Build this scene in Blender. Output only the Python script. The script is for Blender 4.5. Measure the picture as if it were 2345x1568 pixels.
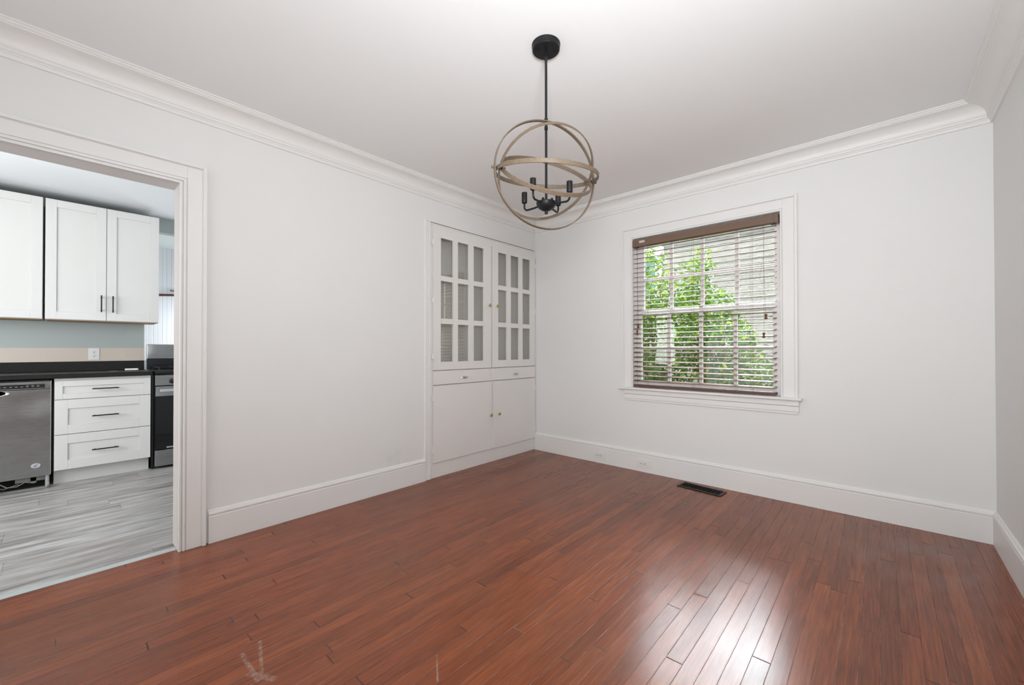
import bpy, bmesh, math, random
from mathutils import Vector, Matrix, noise
for o in list(bpy.data.objects): bpy.data.objects.remove(o)
SC = bpy.context.scene; COL = SC.collection
PI = math.pi; R = math.radians
random.seed(7)

# ------------------------------------------------------------ camera, world, lights, exposure
cd = bpy.data.cameras.new('camera'); cam = bpy.data.objects.new('camera', cd); COL.objects.link(cam); SC.camera = cam
cd.sensor_width = 36; cd.lens = 940.29/2345*36; cd.shift_y = 9.21/2345; cd.clip_start = .05
yw, pt, rl = R(42.053), R(.4103), R(-.0562)
fw = Vector((-math.sin(yw), math.cos(yw), 0)); rt = Vector((math.cos(yw), math.sin(yw), 0)); up = Vector((0, 0, 1))
fw, up = fw*math.cos(pt)+up*math.sin(pt), up*math.cos(pt)-fw*math.sin(pt)
rt, up = rt*math.cos(rl)+up*math.sin(rl), up*math.cos(rl)-rt*math.sin(rl)
m = Matrix((rt, up, -fw)).transposed().to_4x4(); m.translation = Vector((2.8867, -3.5836, 1.1115)); cam.matrix_world = m

SC.view_settings.view_transform = 'Standard'; SC.view_settings.look = 'None'
SC.view_settings.gamma = 1; SC.view_settings.use_curve_mapping = False
SC.view_settings.exposure = 0.12

wd = bpy.data.worlds.new('world'); SC.world = wd; wd.use_nodes = True
bg = wd.node_tree.nodes['Background']; bg.inputs[0].default_value = (.88, .94, 1, 1)
# hazy bright sky: glow around the veiled sun ahead of the window, dimmer behind the house
wn = wd.node_tree.nodes; wl = wd.node_tree.links
tcw = wn.new('ShaderNodeTexCoord'); vd = wn.new('ShaderNodeVectorMath'); vd.operation = 'DOT_PRODUCT'; vd.inputs[1].default_value = (-.16, .80, .58)
wl.new(tcw.outputs['Generated'], vd.inputs[0])
mp = wn.new('ShaderNodeMapRange'); mp.inputs[1].default_value = .55; mp.inputs[2].default_value = 1.0; mp.inputs[3].default_value = 0; mp.inputs[4].default_value = 1
pw_ = wn.new('ShaderNodeMath'); pw_.operation = 'POWER'; pw_.inputs[1].default_value = 2.0
ml = wn.new('ShaderNodeMath'); ml.operation = 'MULTIPLY_ADD'; ml.inputs[1].default_value = 16.0; ml.inputs[2].default_value = 1.15
wl.new(vd.outputs['Value'], mp.inputs[0]); wl.new(mp.outputs[0], pw_.inputs[0]); wl.new(pw_.outputs[0], ml.inputs[0]); 
vd2 = wn.new('ShaderNodeVectorMath'); vd2.operation = 'DOT_PRODUCT'; vd2.inputs[1].default_value = (-.13, .825, .55); wl.new(tcw.outputs['Generated'], vd2.inputs[0])
mp2 = wn.new('ShaderNodeMapRange'); mp2.inputs[1].default_value = .95; mp2.inputs[2].default_value = 1.0
m2 = wn.new('ShaderNodeMath'); m2.operation = 'MULTIPLY_ADD'; m2.inputs[1].default_value = 100.0
wl.new(vd2.outputs['Value'], mp2.inputs[0]); wl.new(mp2.outputs[0], m2.inputs[0]); wl.new(ml.outputs[0], m2.inputs[2]); wl.new(m2.outputs[0], bg.inputs[1])

def light(name, kind, loc, target, energy, size=(1, 1), color=(1, 1, 1), spread=None):
    l = bpy.data.lights.new(name, kind); l.energy = energy; l.color = color
    if kind == 'AREA':
        l.shape = 'RECTANGLE'; l.size, l.size_y = size
        if spread: l.spread = R(spread)
    o = bpy.data.objects.new(name, l); COL.objects.link(o); o.location = loc
    o.rotation_euler = (Vector(target)-Vector(loc)).to_track_quat('-Z', 'Y').to_euler()
    return o
s = light('sun', 'SUN', (0, 0, 8), (-.45, 1.0, 6.1), 3.6, color=(1, .96, .88)); s.data.angle = R(2)
light('rear_fill', 'AREA', (1.75, -5.05, 1.25), (2.2, 0, 1.6), 22, (2.9, 2.1), (.96, .985, 1), 150)  # added fill lamp before the solid rear wall, no opening there
light('bounce_flash', 'AREA', (2.9, -3.45, 1.55), (1.95, -1.8, 2.54), 38, (.4, .4), (.94, .975, 1), 160)
light('kitchen_window_daylight', 'AREA', (-1.1, -5.35, 1.35), (-2.0, -3, .5), 46, (1.6, 1.2), (.94, .97, 1))
light('kitchen_ceiling_fill', 'AREA', (-1.2, -4.9, 1.8), (-1.4, -3.8, 2.5), 4.2, (.5, .5), (.97, .99, 1), 110)  # added unseen lamp aimed upwards to brighten the kitchen ceiling
light('nook_fill', 'AREA', (-3.25, -2.16, 1.5), (-3.3, -3.4, 1.6), 15, (.55, 1.3), (.92, .96, 1))  # added fill lamp brightening the beadboard, no window is built here

# ------------------------------------------------------------ materials
class NT:
    def __init__(s, name):
        s.m = bpy.data.materials.new(name); s.m.use_nodes = True; s.t = s.m.node_tree
        s.b = s.t.nodes['Principled BSDF']; s.out = s.t.nodes['Material Output']
    def n(s, typ, **kw):
        n = s.t.nodes.new(typ)
        for k, v in kw.items(): setattr(n, k, v)
        return n
    def put(s, sock, v):
        if isinstance(v, bpy.types.NodeSocket): s.t.links.new(v, sock)
        elif v is not None: sock.default_value = v
    def math(s, op, a, b=None, c=None):
        n = s.n('ShaderNodeMath', operation=op)
        for i, v in enumerate((a, b, c)):
            if v is not None: s.put(n.inputs[i], v)
        return n.outputs[0]
    def noise(s, vec, scale=5, detail=3, rough=.5):
        n = s.n('ShaderNodeTexNoise'); s.put(n.inputs['Vector'], vec)
        n.inputs['Scale'].default_value = scale; n.inputs['Detail'].default_value = detail; n.inputs['Roughness'].default_value = rough
        return n.outputs[0]
    def white(s, vec, dim='3D'):
        n = s.n('ShaderNodeTexWhiteNoise', noise_dimensions=dim); s.put(n.inputs[0] if dim != '1D' else n.inputs['W'], vec); return n.outputs[0]
    def comb(s, x, y, z):
        n = s.n('ShaderNodeCombineXYZ')
        for i, v in enumerate((x, y, z)): s.put(n.inputs[i], v)
        return n.outputs[0]
    def sep(s, v):
        n = s.n('ShaderNodeSeparateXYZ'); s.put(n.inputs[0], v); return n.outputs
    def pos(s): return s.n('ShaderNodeNewGeometry').outputs['Position']
    def ramp(s, fac, stops):
        n = s.n('ShaderNodeValToRGB'); s.put(n.inputs[0], fac); e = n.color_ramp.elements
        while len(e) < len(stops): e.new(.5)
        for k, (p, c) in zip(e, stops): k.position = p; k.color = (*c, 1) if len(c) == 3 else c
        return n.outputs[0]
    def mix(s, fac, a, b, mode='MIX'):
        n = s.n('ShaderNodeMix', data_type='RGBA', blend_type=mode)
        s.put(n.inputs[0], fac)
        s.put(n.inputs[6], (*a, 1) if isinstance(a, tuple) else a); s.put(n.inputs[7], (*b, 1) if isinstance(b, tuple) else b)
        return n.outputs[2]
    def maprange(s, v, a, b, c=0., d=1., smooth=False):
        n = s.n('ShaderNodeMapRange'); n.clamp = True
        if smooth: n.interpolation_type = 'SMOOTHSTEP'
        for i, q in enumerate((v, a, b, c, d)): s.put(n.inputs[i], q)
        return n.outputs[0]
    def bump(s, h, strength=.3, dist=.002):
        n = s.n('ShaderNodeBump'); n.inputs['Strength'].default_value = strength; n.inputs['Distance'].default_value = dist
        s.put(n.inputs['Height'], h); s.t.links.new(n.outputs[0], s.b.inputs['Normal'])

def simple(name, col, rough=.5, metal=0, spec=.5, nscale=0, namt=.05, bump=0, coat=0):
    k = NT(name); b = k.b
    b.inputs['Roughness'].default_value = rough; b.inputs['Metallic'].default_value = metal
    b.inputs['Specular IOR Level'].default_value = spec; b.inputs['Coat Weight'].default_value = coat
    if nscale:
        f = k.noise(k.pos(), nscale, 4)
        k.put(b.inputs['Base Color'], k.mix(f, tuple(c*(1-namt) for c in col), tuple(min(1, c*(1+namt)) for c in col)))
        if bump: k.bump(f, bump, .001)
    else: b.inputs['Base Color'].default_value = (*col, 1)
    return k.m

M = {}
def wallpaint():
    k = NT('wall_paint'); p = k.pos()
    c = k.mix(k.noise(p, 1.3, 2), (.79, .79, .775), (.815, .81, .795))
    x, y, z = k.sep(p)
    # scuffed patch on the left wall above the baseboard
    d = k.math('SQRT', k.math('ADD', k.math('POWER', k.math('MULTIPLY', k.math('ADD', y, 1.80), .55), 2), k.math('POWER', k.math('SUBTRACT', z, .235), 2)))
    f = k.math('MULTIPLY', k.maprange(d, .14, .02, 0, 1, True), k.maprange(k.noise(p, 9, 4), .45, .75))
    f = k.math('MULTIPLY', f, k.maprange(x, .05, .0))
    k.put(k.b.inputs['Base Color'], k.mix(k.math('MULTIPLY', f, .3), c, (.50, .50, .50)))
    k.b.inputs['Roughness'].default_value = .6; k.b.inputs['Specular IOR Level'].default_value = .3
    k.bump(k.noise(p, 180, 3), .06, .001); return k.m
M['wall'] = wallpaint()
M['trim'] = simple('trim_gloss_paint', (.82, .81, .79), .45, nscale=3, namt=.012)
M['ceil'] = simple('ceiling_flat_paint', (.86, .865, .86), .85, spec=.2, nscale=2, namt=.01)
M['cabpaint'] = simple('cupboard_paint', (.81, .79, .765), .38, nscale=4, namt=.012)
M['cabin'] = simple('cupboard_inside_paint', (.72, .69, .65), .6, nscale=3, namt=.03)
M['kcab'] = simple('kitchen_cabinet_lacquer', (.75, .74, .715), .3, nscale=3, namt=.01)
M['black'] = simple('black_iron', (.009, .009, .010), .42, spec=.28, nscale=60, namt=.2)
M['blackplastic'] = simple('black_enamel', (.008, .008, .009), .25, nscale=40, namt=.1)
M['blackglass'] = simple('oven_black_glass', (.004, .004, .005), .05, nscale=40, namt=.1)
M['white_plastic'] = simple('white_plastic', (.80, .79, .765), .3, nscale=30, namt=.01)
M['dark'] = simple('dark_slot', (.05, .045, .04), .6, nscale=30, namt=.1)
M['chrome'] = simple('chrome', (.55, .54, .53), .15, metal=1, nscale=80, namt=.05)
M['brass'] = simple('aged_brass', (.42, .40, .16), .3, metal=.75, nscale=120, namt=.3)
M['ltsteel'] = simple('bright_steel_edge', (.62, .66, .68), .3, metal=.8, nscale=50, namt=.05)
M['cord'] = simple('brown_cord', (.20, .10, .06), .7, nscale=200, namt=.1)
M['tassel'] = simple('brown_tassel_wood', (.16, .055, .02), .35, nscale=60, namt=.3)
M['sash'] = simple('sash_paint', (.84, .83, .82), .35, nscale=3, namt=.01)
M['vent'] = simple('oil_rubbed_bronze', (.018, .015, .013), .38, metal=.5, nscale=120, namt=.4)
M['shade_black'] = simple('painted_shade', (.003, .003, .003), .9, nscale=20, namt=.1)  # near-black colour for painted shade under the dishwasher and in the register
M['label'] = simple('pale_label', (.62, .55, .50), .5, nscale=200, namt=.1)
M['nook'] = simple('nook_white_paint', (.86, .88, .90), .5, nscale=3, namt=.01)
M['nookceil'] = simple('nook_ceiling_paint', (.78, .84, .81), .7, nscale=3, namt=.01)
M['kceil'] = simple('kitchen_ceiling_paint', (.80, .82, .83), .8, nscale=3, namt=.01)
M['raw_wood'] = simple('raw_particle_board', (.42, .27, .15), .7, nscale=120, namt=.3)
M['railwood'] = simple('dark_stained_wood', (.10, .028, .018), .4, nscale=40, namt=.3)
M['red'] = simple('red_print', (.55, .03, .03), .4, nscale=50, namt=.05)
M['blue'] = simple('navy_print', (.02, .04, .25), .4, nscale=50, namt=.05)
M['silverlabel'] = simple('silver_sticker', (.55, .60, .63), .35, metal=.2, nscale=90, namt=.08)
M['sheen'] = simple('painted_sheen', (.50, .55, .55), .25, nscale=12, namt=.08)
M['teal'] = simple('teal_window_shade', (.16, .30, .30), .3, nscale=5, namt=.2)
M['bark'] = simple('shrub_bark', (.16, .10, .06), .8, nscale=60, namt=.4)
M['soil'] = simple('mulch_ground', (.12, .09, .05), .9, nscale=14, namt=.5)
M['debris'] = simple('grey_wire_clutter', (.30, .29, .27), .5, nscale=60, namt=.3)

def steel():
    k = NT('brushed_stainless'); p = k.pos(); x, y, z = k.sep(p)
    f = k.noise(k.comb(x, k.math('MULTIPLY', y, 2), k.math('MULTIPLY', z, 260)), 4, 3)
    k.put(k.b.inputs['Base Color'], k.mix(f, (.30, .305, .305), (.335, .34, .34)))
    k.b.inputs['Metallic'].default_value = .95
    k.put(k.b.inputs['Roughness'], k.maprange(f, .3, .7, .26, .31))
    w = k.noise(k.comb(0., k.math('MULTIPLY', y, 1.6), k.math('MULTIPLY', z, 1.2)), 2.6, 1)
    k.bump(w, .8, .03); return k.m
M['steel'] = steel()

def granite():
    k = NT('black_granite_laminate'); p = k.pos()
    f = k.noise(p, 160, 4, .7)
    k.put(k.b.inputs['Base Color'], k.ramp(f, [(.35, (.006, .006, .006)), (.62, (.02, .019, .018)), (.75, (.07, .065, .06))]))
    k.b.inputs['Roughness'].default_value = .4; k.b.inputs['Specular IOR Level'].default_value = .25; return k.m
M['granite'] = granite()

def ringwood():
    k = NT('weathered_wood_grain'); tc = k.n('ShaderNodeTexCoord').outputs['UV']; u, v, w = k.sep(tc)
    f = k.noise(k.comb(k.math('MULTIPLY', u, 9), k.math('MULTIPLY', v, 1.5), 0.), 12, 5, .65)
    k.put(k.b.inputs['Base Color'], k.ramp(f, [(.3, (.065, .044, .028)), (.5, (.15, .108, .072)), (.72, (.25, .19, .13))]))
    k.b.inputs['Roughness'].default_value = .5; k.bump(f, .25, .001); return k.m
M['ring'] = ringwood()

def blindwood(name, a, b, rough):
    k = NT(name); x, y, z = k.sep(k.pos())
    f = k.noise(k.comb(k.math('MULTIPLY', x, 3), k.math('MULTIPLY', y, 60), k.math('MULTIPLY', z, 60)), 3, 3)
    k.put(k.b.inputs['Base Color'], k.mix(f, a, b)); k.b.inputs['Roughness'].default_value = rough; return k.m
M['headrail'] = blindwood('blind_headrail_brown', (.155, .092, .062), (.21, .13, .09), .45)
M['bottomrail'] = blindwood('blind_bottom_rail_brown', (.09, .035, .02), (.14, .06, .035), .35)
M['slat'] = blindwood('blind_slat_brown', (.14, .072, .045), (.20, .105, .07), .6)
M['slat'].node_tree.nodes['Principled BSDF'].inputs['Specular IOR Level'].default_value = .12

def glass(name, tint=(1, 1, 1), f0=.04, wave=.12):
    k = NT(name); t = k.n('ShaderNodeBsdfTransparent'); t.inputs[0].default_value = (*tint, 1)
    g = k.n('ShaderNodeBsdfGlossy'); g.inputs['Roughness'].default_value = .008
    # faint waviness of old glass
    bp = k.n('ShaderNodeBump'); bp.inputs['Strength'].default_value = wave; bp.inputs['Distance'].default_value = .004
    k.put(bp.inputs['Height'], k.noise(k.pos(), 7, 1)); k.t.links.new(bp.outputs[0], g.inputs['Normal'])
    ge = k.n('ShaderNodeNewGeometry'); dt = k.n('ShaderNodeVectorMath', operation='DOT_PRODUCT')
    k.t.links.new(ge.outputs['Incoming'], dt.inputs[0]); k.t.links.new(ge.outputs['Normal'], dt.inputs[1])
    fz = k.math('MULTIPLY_ADD', k.math('POWER', k.math('SUBTRACT', 1., k.math('ABSOLUTE', dt.outputs['Value'])), 5), 1-f0, f0)
    mx = k.n('ShaderNodeMixShader'); k.put(mx.inputs[0], fz)
    k.t.links.new(t.outputs[0], mx.inputs[1]); k.t.links.new(g.outputs[0], mx.inputs[2]); k.t.links.new(mx.outputs[0], k.out.inputs[0])
    return k.m
M['glass'] = glass('old_window_glass', (.98, .99, .98)); M['cabglass'] = glass('cupboard_glass', (.93, .93, .92), .10, .05)

def oak_floor():
    k = NT('red_stained_oak_strips'); p = k.pos(); x, y, z = k.sep(p)
    u = k.math('DIVIDE', x, .0575); i = k.math('FLOOR', u); fu = k.math('FRACT', u)
    ri = k.white(i, '1D')
    v = k.math('DIVIDE', k.math('ADD', y, k.math('MULTIPLY', ri, 7)), k.math('MULTIPLY_ADD', ri, .9, .95)); j = k.math('FLOOR', v); fv = k.math('FRACT', v)
    b = k.white(k.comb(i, j, 0.))
    b2 = k.white(k.comb(j, i, 4.))
    base = k.ramp(b, [(0, (.215, .043, .013)), (.2, (.25, .052, .015)), (.5, (.28, .060, .017)), (.8, (.31, .070, .020)), (1, (.35, .086, .026))])
    # open oak grain, stretched along the strip
    gv = k.comb(k.math('MULTIPLY', x, 42), k.math('MULTIPLY', y, 1.5), k.math('MULTIPLY', b, 40))
    g = k.noise(gv, 3.2, 5, .62)
    wv = k.n('ShaderNodeTexWave', wave_type='RINGS', rings_direction='SPHERICAL'); k.put(wv.inputs[0], k.comb(k.math('MULTIPLY', k.math('SUBTRACT', fu, b2), 1.3), k.math('MULTIPLY', k.math('SUBTRACT', fv, .5), 1.5), k.math('MULTIPLY', b, 9)))
    wv.inputs['Scale'].default_value = 5; wv.inputs['Distortion'].default_value = 5; wv.inputs['Detail'].default_value = 2; wv.inputs['Detail Scale'].default_value = 1.3
    cath = k.math('MULTIPLY', wv.outputs['Fac'], k.maprange(b2, .72, .8))
    c = k.mix(k.maprange(g, .36, .64), k.mix(.42, base, (.06, .016, .007)), k.mix(.16, base, (.42, .16, .07)))
    g2 = k.noise(k.comb(k.math('MULTIPLY', x, 9), k.math('MULTIPLY', y, .7), k.math('MULTIPLY', j, 3)), 3, 4, .6)
    c = k.mix(k.maprange(g2, .52, .72, 0, .45), c, (.085, .028, .013))
    c = k.mix(k.math('MULTIPLY', cath, .35), c, (.05, .014, .006))
    # broad fade and wear
    big = k.noise(p, 1.1, 3)
    c = k.mix(k.maprange(big, .42, .7, 0, .35), c, (.17, .075, .038))
    # strip joints: dark gaps, some packed with pale dust
    e = k.math('ABSOLUTE', k.math('SUBTRACT', fu, .5)); gap = k.maprange(e, .482, .494)
    eg = k.maprange(k.math('ABSOLUTE', k.math('SUBTRACT', fv, .5)), .4975, .499)
    gap = k.math('MAXIMUM', gap, eg)
    dust = k.maprange(k.noise(k.comb(k.math('MULTIPLY', i, 3.3), k.math('MULTIPLY', y, 4), 0.), 2.5, 4, .7), .47, .60)
    dust = k.math('MULTIPLY', k.math('MULTIPLY', dust, k.maprange(k.white(i, '1D'), .2, .35)), k.math('SUBTRACT', 1., k.math('MULTIPLY', eg, .8)))
    c = k.mix(k.math('MULTIPLY', gap, .8), c, k.mix(dust, (.03, .010, .006), (.42, .31, .25)))
    # specks and short scratches
    vo = k.n('ShaderNodeTexVoronoi'); vo.inputs['Scale'].default_value = 9; k.put(vo.inputs['Vector'], k.comb(k.math('MULTIPLY', x, 1.6), y, 0.))
    sp = k.math('MULTIPLY', k.maprange(vo.outputs['Distance'], .035, .02), k.maprange(k.sep(vo.outputs['Color'])[0], .55, .6))
    c = k.mix(k.math('MULTIPLY', sp, .7), c, (.5, .42, .36))
    vs = k.n('ShaderNodeTexVoronoi'); vs.inputs['Scale'].default_value = 2.3
    rot = k.n('ShaderNodeVectorRotate'); rot.inputs['Angle'].default_value = .8; k.put(rot.inputs['Vector'], p); rx, ry, rz = k.sep(rot.outputs[0])
    k.put(vs.inputs['Vector'], k.comb(k.math('MULTIPLY', rx, 30), k.math('MULTIPLY', ry, 2.2), 0.))
    sc = k.math('MULTIPLY', k.maprange(vs.outputs['Distance'], .09, .04), k.maprange(k.sep(vs.outputs['Color'])[1], .93, .95))
    c = k.mix(k.math('MULTIPLY', sc, .22), c, (.5, .38, .32))
    # tape residue in the shape of a V
    def seg(ax, ay, bx, by, w):
        dx, dy = bx-ax, by-ay; L2 = dx*dx+dy*dy
        px = k.math('SUBTRACT', x, ax); py = k.math('SUBTRACT', y, ay)
        t = k.math('MULTIPLY_ADD', px, dx/L2, k.math('MULTIPLY', py, dy/L2)); t = k.math('MINIMUM', k.math('MAXIMUM', t, 0), 1)
        qx = k.math('SUBTRACT', px, k.math('MULTIPLY', t, dx)); qy = k.math('SUBTRACT', py, k.math('MULTIPLY', t, dy))
        return k.maprange(k.math('SQRT', k.math('ADD', k.math('POWER', qx, 2), k.math('POWER', qy, 2))), w, w*.6)
    tv = None
    for a in SEGS:
        q = seg(*a); tv = q if tv is None else k.math('MAXIMUM', tv, q)
    tv = k.math('MULTIPLY', tv, k.maprange(k.noise(p, 55, 4, .8), .40, .6))
    c = k.mix(k.math('MULTIPLY', tv, .5), c, (.46, .36, .30))
    # dusty rubbed area in the far right corner
    dx = k.math('SUBTRACT', x, 3.05); dy = k.math('ADD', y, .55)
    dd = k.math('SQRT', k.math('ADD', k.math('POWER', k.math('MULTIPLY', dx, 1.4), 2), k.math('POWER', dy, 2)))
    du = k.math('MULTIPLY', k.maprange(dd, .75, .1, 0, 1, True), k.maprange(k.noise(p, 4, 3, .5), .40, .75))
    c = k.mix(k.math('MULTIPLY', du, .30), c, (.26, .21, .18))
    k.put(k.b.inputs['Base Color'], c)
    r = k.math('ADD', .235, k.math('MULTIPLY', gap, .3))
    k.put(k.b.inputs['Roughness'], r); k.b.inputs['Specular IOR Level'].default_value = .42
    cup = k.math('POWER', k.math('MULTIPLY', e, 2), 2)
    h = k.math('SUBTRACT', k.math('MULTIPLY_ADD', g, .10, k.math('MULTIPLY', cup, .12)), gap)
    h = k.math('ADD', h, k.math('MULTIPLY', k.noise(p, 6, 1), .45))
    k.bump(h, .32, .0012)
    return k.m
SEGS = [(1.146, -3.125, 1.322, -3.126, .009), (1.118, -3.06, 1.294, -3.106, .007), (1.27, -3.135, 1.35, -3.09, .013), (1.677, -2.653, 1.774, -2.724, .004)]
M['floor'] = oak_floor()

def vinyl():
    k = NT('grey_vinyl_planks'); p = k.pos(); x, y, z = k.sep(p)
    u = k.math('DIVIDE', x, .18); i = k.math('FLOOR', u); fu = k.math('FRACT', u); ri = k.white(i, '1D')
    v = k.math('DIVIDE', k.math('ADD', y, k.math('MULTIPLY', ri, 5)), 1.2); j = k.math('FLOOR', v); fv = k.math('FRACT', v)
    b = k.white(k.comb(i, j, 0.))
    g = k.noise(k.comb(k.math('MULTIPLY', x, 6), k.math('MULTIPLY', y, .75), k.math('MULTIPLY', b, 30)), 3, 5, .6)
    c = k.ramp(g, [(.30, (.15, .13, .115)), (.45, (.31, .295, .28)), (.56, (.42, .41, .40)), (.70, (.58, .57, .565))])
    c = k.mix(k.math('MULTIPLY', b, .35), c, (.42, .385, .36))
    gap = k.math('MAXIMUM', k.maprange(k.math('ABSOLUTE', k.math('SUBTRACT', fu, .5)), .492, .497), k.maprange(k.math('ABSOLUTE', k.math('SUBTRACT', fv, .5)), .4985, .4993))
    c = k.mix(k.math('MULTIPLY', gap, .5), c, (.10, .09, .08))
    k.put(k.b.inputs['Base Color'], c); k.b.inputs['Roughness'].default_value = .38; k.bump(k.math('SUBTRACT', k.math('MULTIPLY', g, .2), gap), .2, .001); return k.m
M['vinyl'] = vinyl()

def kwall():
    k = NT('kitchen_two_tone_paint'); p = k.pos(); x, y, z = k.sep(p)
    edge = k.math('ADD', z, k.math('MULTIPLY', k.noise(p, 8, 3), .012))
    c = k.mix(k.maprange(edge, 1.131, 1.140), (.66, .58, .50), (.44, .49, .475))
    k.put(k.b.inputs['Base Color'], c); k.b.inputs['Roughness'].default_value = .6; return k.m
M['kwall'] = kwall()

def bead():
    k = NT('beadboard_paint'); x, y, z = k.sep(k.pos())
    f = k.math('ABSOLUTE', k.math('SUBTRACT', k.math('FRACT', k.math('DIVIDE', y, .042)), .5))
    g = k.maprange(f, .42, .49); k.put(k.b.inputs['Base Color'], k.mix(k.math('MULTIPLY', g, .25), (.86, .88, .91), (.6, .62, .66)))
    k.b.inputs['Roughness'].default_value = .4; k.bump(k.math('MULTIPLY', g, -1), .6, .004); return k.m
M['bead'] = bead()

def siding():
    k = NT('weathered_lap_siding'); p = k.pos(); x, y, z = k.sep(p)
    f = k.noise(k.comb(k.math('MULTIPLY', x, 2), 0., k.math('MULTIPLY', z, 14)), 3, 5, .7)
    k.put(k.b.inputs['Base Color'], k.ramp(f, [(.3, (.24, .23, .20)), (.5, (.38, .375, .34)), (.7, (.52, .51, .47))])); k.b.inputs['Roughness'].default_value = .8; return k.m
M['siding'] = siding()

def leaf():
    k = NT('camellia_leaves'); rnd = k.n('ShaderNodeNewGeometry').outputs['Random Per Island']
    c = k.ramp(rnd, [(0, (.012, .045, .006)), (.45, (.035, .11, .010)), (.8, (.11, .24, .018)), (1, (.34, .42, .04))])
    k.put(k.b.inputs['Base Color'], c); k.b.inputs['Roughness'].default_value = .28
    tr = k.n('ShaderNodeBsdfTranslucent'); k.put(tr.inputs[0], k.mix(.5, c, (.30, .50, .02)))
    mx = k.n('ShaderNodeMixShader'); mx.inputs[0].default_value = .32
    k.t.links.new(k.b.outputs[0], mx.inputs[1]); k.t.links.new(tr.outputs[0], mx.inputs[2]); k.t.links.new(mx.outputs[0], k.out.inputs[0]); return k.m
M['leaf'] = leaf()

# ------------------------------------------------------------ mesh helpers
def box(bm, x0, x1, y0, y1, z0, z1):
    v = [bm.verts.new((x, y, z)) for x in (min(x0, x1), max(x0, x1)) for y in (min(y0, y1), max(y0, y1)) for z in (min(z0, z1), max(z0, z1))]
    for f in ((0, 1, 3, 2), (4, 6, 7, 5), (0, 4, 5, 1), (2, 3, 7, 6), (0, 2, 6, 4), (1, 5, 7, 3)): bm.faces.new([v[i] for i in f])
def B(*boxes):
    bm = bmesh.new()
    for b in boxes: box(bm, *b)
    return bm
def lathe(bm, prof, c, axis='Z', n=24, rot=None):
    """prof: [(r, h)]; rings stacked on axis"""
    rings = []
    for r, h in prof:
        ring = []
        for i in range(n):
            a = 2*PI*i/n; q = Vector((r*math.cos(a), r*math.sin(a), h))
            if axis == 'X': q = Vector((h, r*math.cos(a), r*math.sin(a)))
            if axis == 'Y': q = Vector((r*math.sin(a), h, r*math.cos(a)))
            if rot: q = rot @ q
            ring.append(bm.verts.new(q+Vector(c)))
        rings.append(ring)
    for a, b in zip(rings, rings[1:]):
        for i in range(n): bm.faces.new((a[i], a[(i+1) % n], b[(i+1) % n], b[i]))
    bm.faces.new(rings[0][::-1]); bm.faces.new(rings[-1])
def L(prof, c, axis='Z', n=24, rot=None):
    bm = bmesh.new(); lathe(bm, prof, c, axis, n, rot); return bm
def tube(bm, pts, r, n=10, caps=True):
    pts = [Vector(p) for p in pts]; rings = []; ref = None
    for i, p in enumerate(pts):
        d = (pts[min(i+1, len(pts)-1)]-pts[max(i-1, 0)]).normalized()
        if ref is None: ref = Vector((0, 0, 1)) if abs(d.z) < .9 else Vector((1, 0, 0))
        a = (ref-d*ref.dot(d)).normalized(); b = d.cross(a); ref = a
        rr = r[i] if isinstance(r, (list, tuple)) else r
        rings.append([bm.verts.new(p+a*rr*math.cos(2*PI*k/n)+b*rr*math.sin(2*PI*k/n)) for k in range(n)])
    for a, b in zip(rings, rings[1:]):
        for k in range(n): bm.faces.new((a[k], a[(k+1) % n], b[(k+1) % n], b[k]))
    if caps: bm.faces.new(rings[0][::-1]); bm.faces.new(rings[-1])
def T(pts, r, n=10):
    bm = bmesh.new(); tube(bm, pts, r, n); return bm
WL = {}
def world_of(p): return WL[p.name] if p else Vector((0, 0, 0))
def obj(name, bm, m, parent=None, smooth=False, bevel=0, at=None, segs=2):
    """link a bmesh given in world coordinates as one object; children are stored relative to their parent"""
    bmesh.ops.recalc_face_normals(bm, faces=bm.faces)
    me = bpy.data.meshes.new(name); pw = world_of(parent)
    vs = [v.co for v in bm.verts]
    if at is None:
        lo = Vector([min(v[i] for v in vs) for i in range(3)]); hi = Vector([max(v[i] for v in vs) for i in range(3)])
        at = Vector(((lo.x+hi.x)/2, (lo.y+hi.y)/2, lo.z))
    at = Vector(at); bmesh.ops.translate(bm, verts=bm.verts, vec=-at)
    if smooth:
        for f in bm.faces: f.smooth = True
    bm.to_mesh(me); bm.free(); me.materials.append(m)
    o = bpy.data.objects.new(name, me); COL.objects.link(o)
    if parent: o.parent = parent
    o.location = at-pw; WL[o.name] = at
    if bevel:
        md = o.modifiers.new('bevel', 'BEVEL'); md.width = bevel; md.segments = segs; md.limit_method = 'ANGLE'; md.angle_limit = R(40)
        md.harden_normals = False
    if smooth:
        md = o.modifiers.new('es', 'EDGE_SPLIT'); md.split_angle = R(38)
    return o
def tag(o, label, cat, group=None, kind=None):
    if label: o['label'] = label
    if cat: o['category'] = cat
    if group: o['group'] = group
    if kind: o['kind'] = kind
    return o
def thing(name, loc, label, cat, group=None):
    o = bpy.data.objects.new(name, None); COL.objects.link(o); o.location = loc; o.empty_display_size = .05
    WL[o.name] = Vector(loc); return tag(o, label, cat, group)
def struct(name, bm, m, parent=None, bevel=0, label=None, smooth=False, cat=None):
    o = obj(name, bm, m, parent, bevel=bevel, smooth=smooth)
    if not parent: o['kind'] = 'structure'
    if label: o['label'] = label
    if cat: o['category'] = cat
    return o
def sstruct(name, bm, m, label, cat, bevel=0, smooth=False): return struct(name, bm, m, None, bevel, label, smooth, cat)

W = 3.364; ZC = 2.5365; YF = -5.15        # room width, ceiling height, wall behind the camera
KX = -2.76                                 # kitchen back wall
OY0, OY1, OZ = -4.45, -3.12, 2.045         # kitchen opening
WT = -.147                                 # kitchen face of the dividing wall

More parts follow.
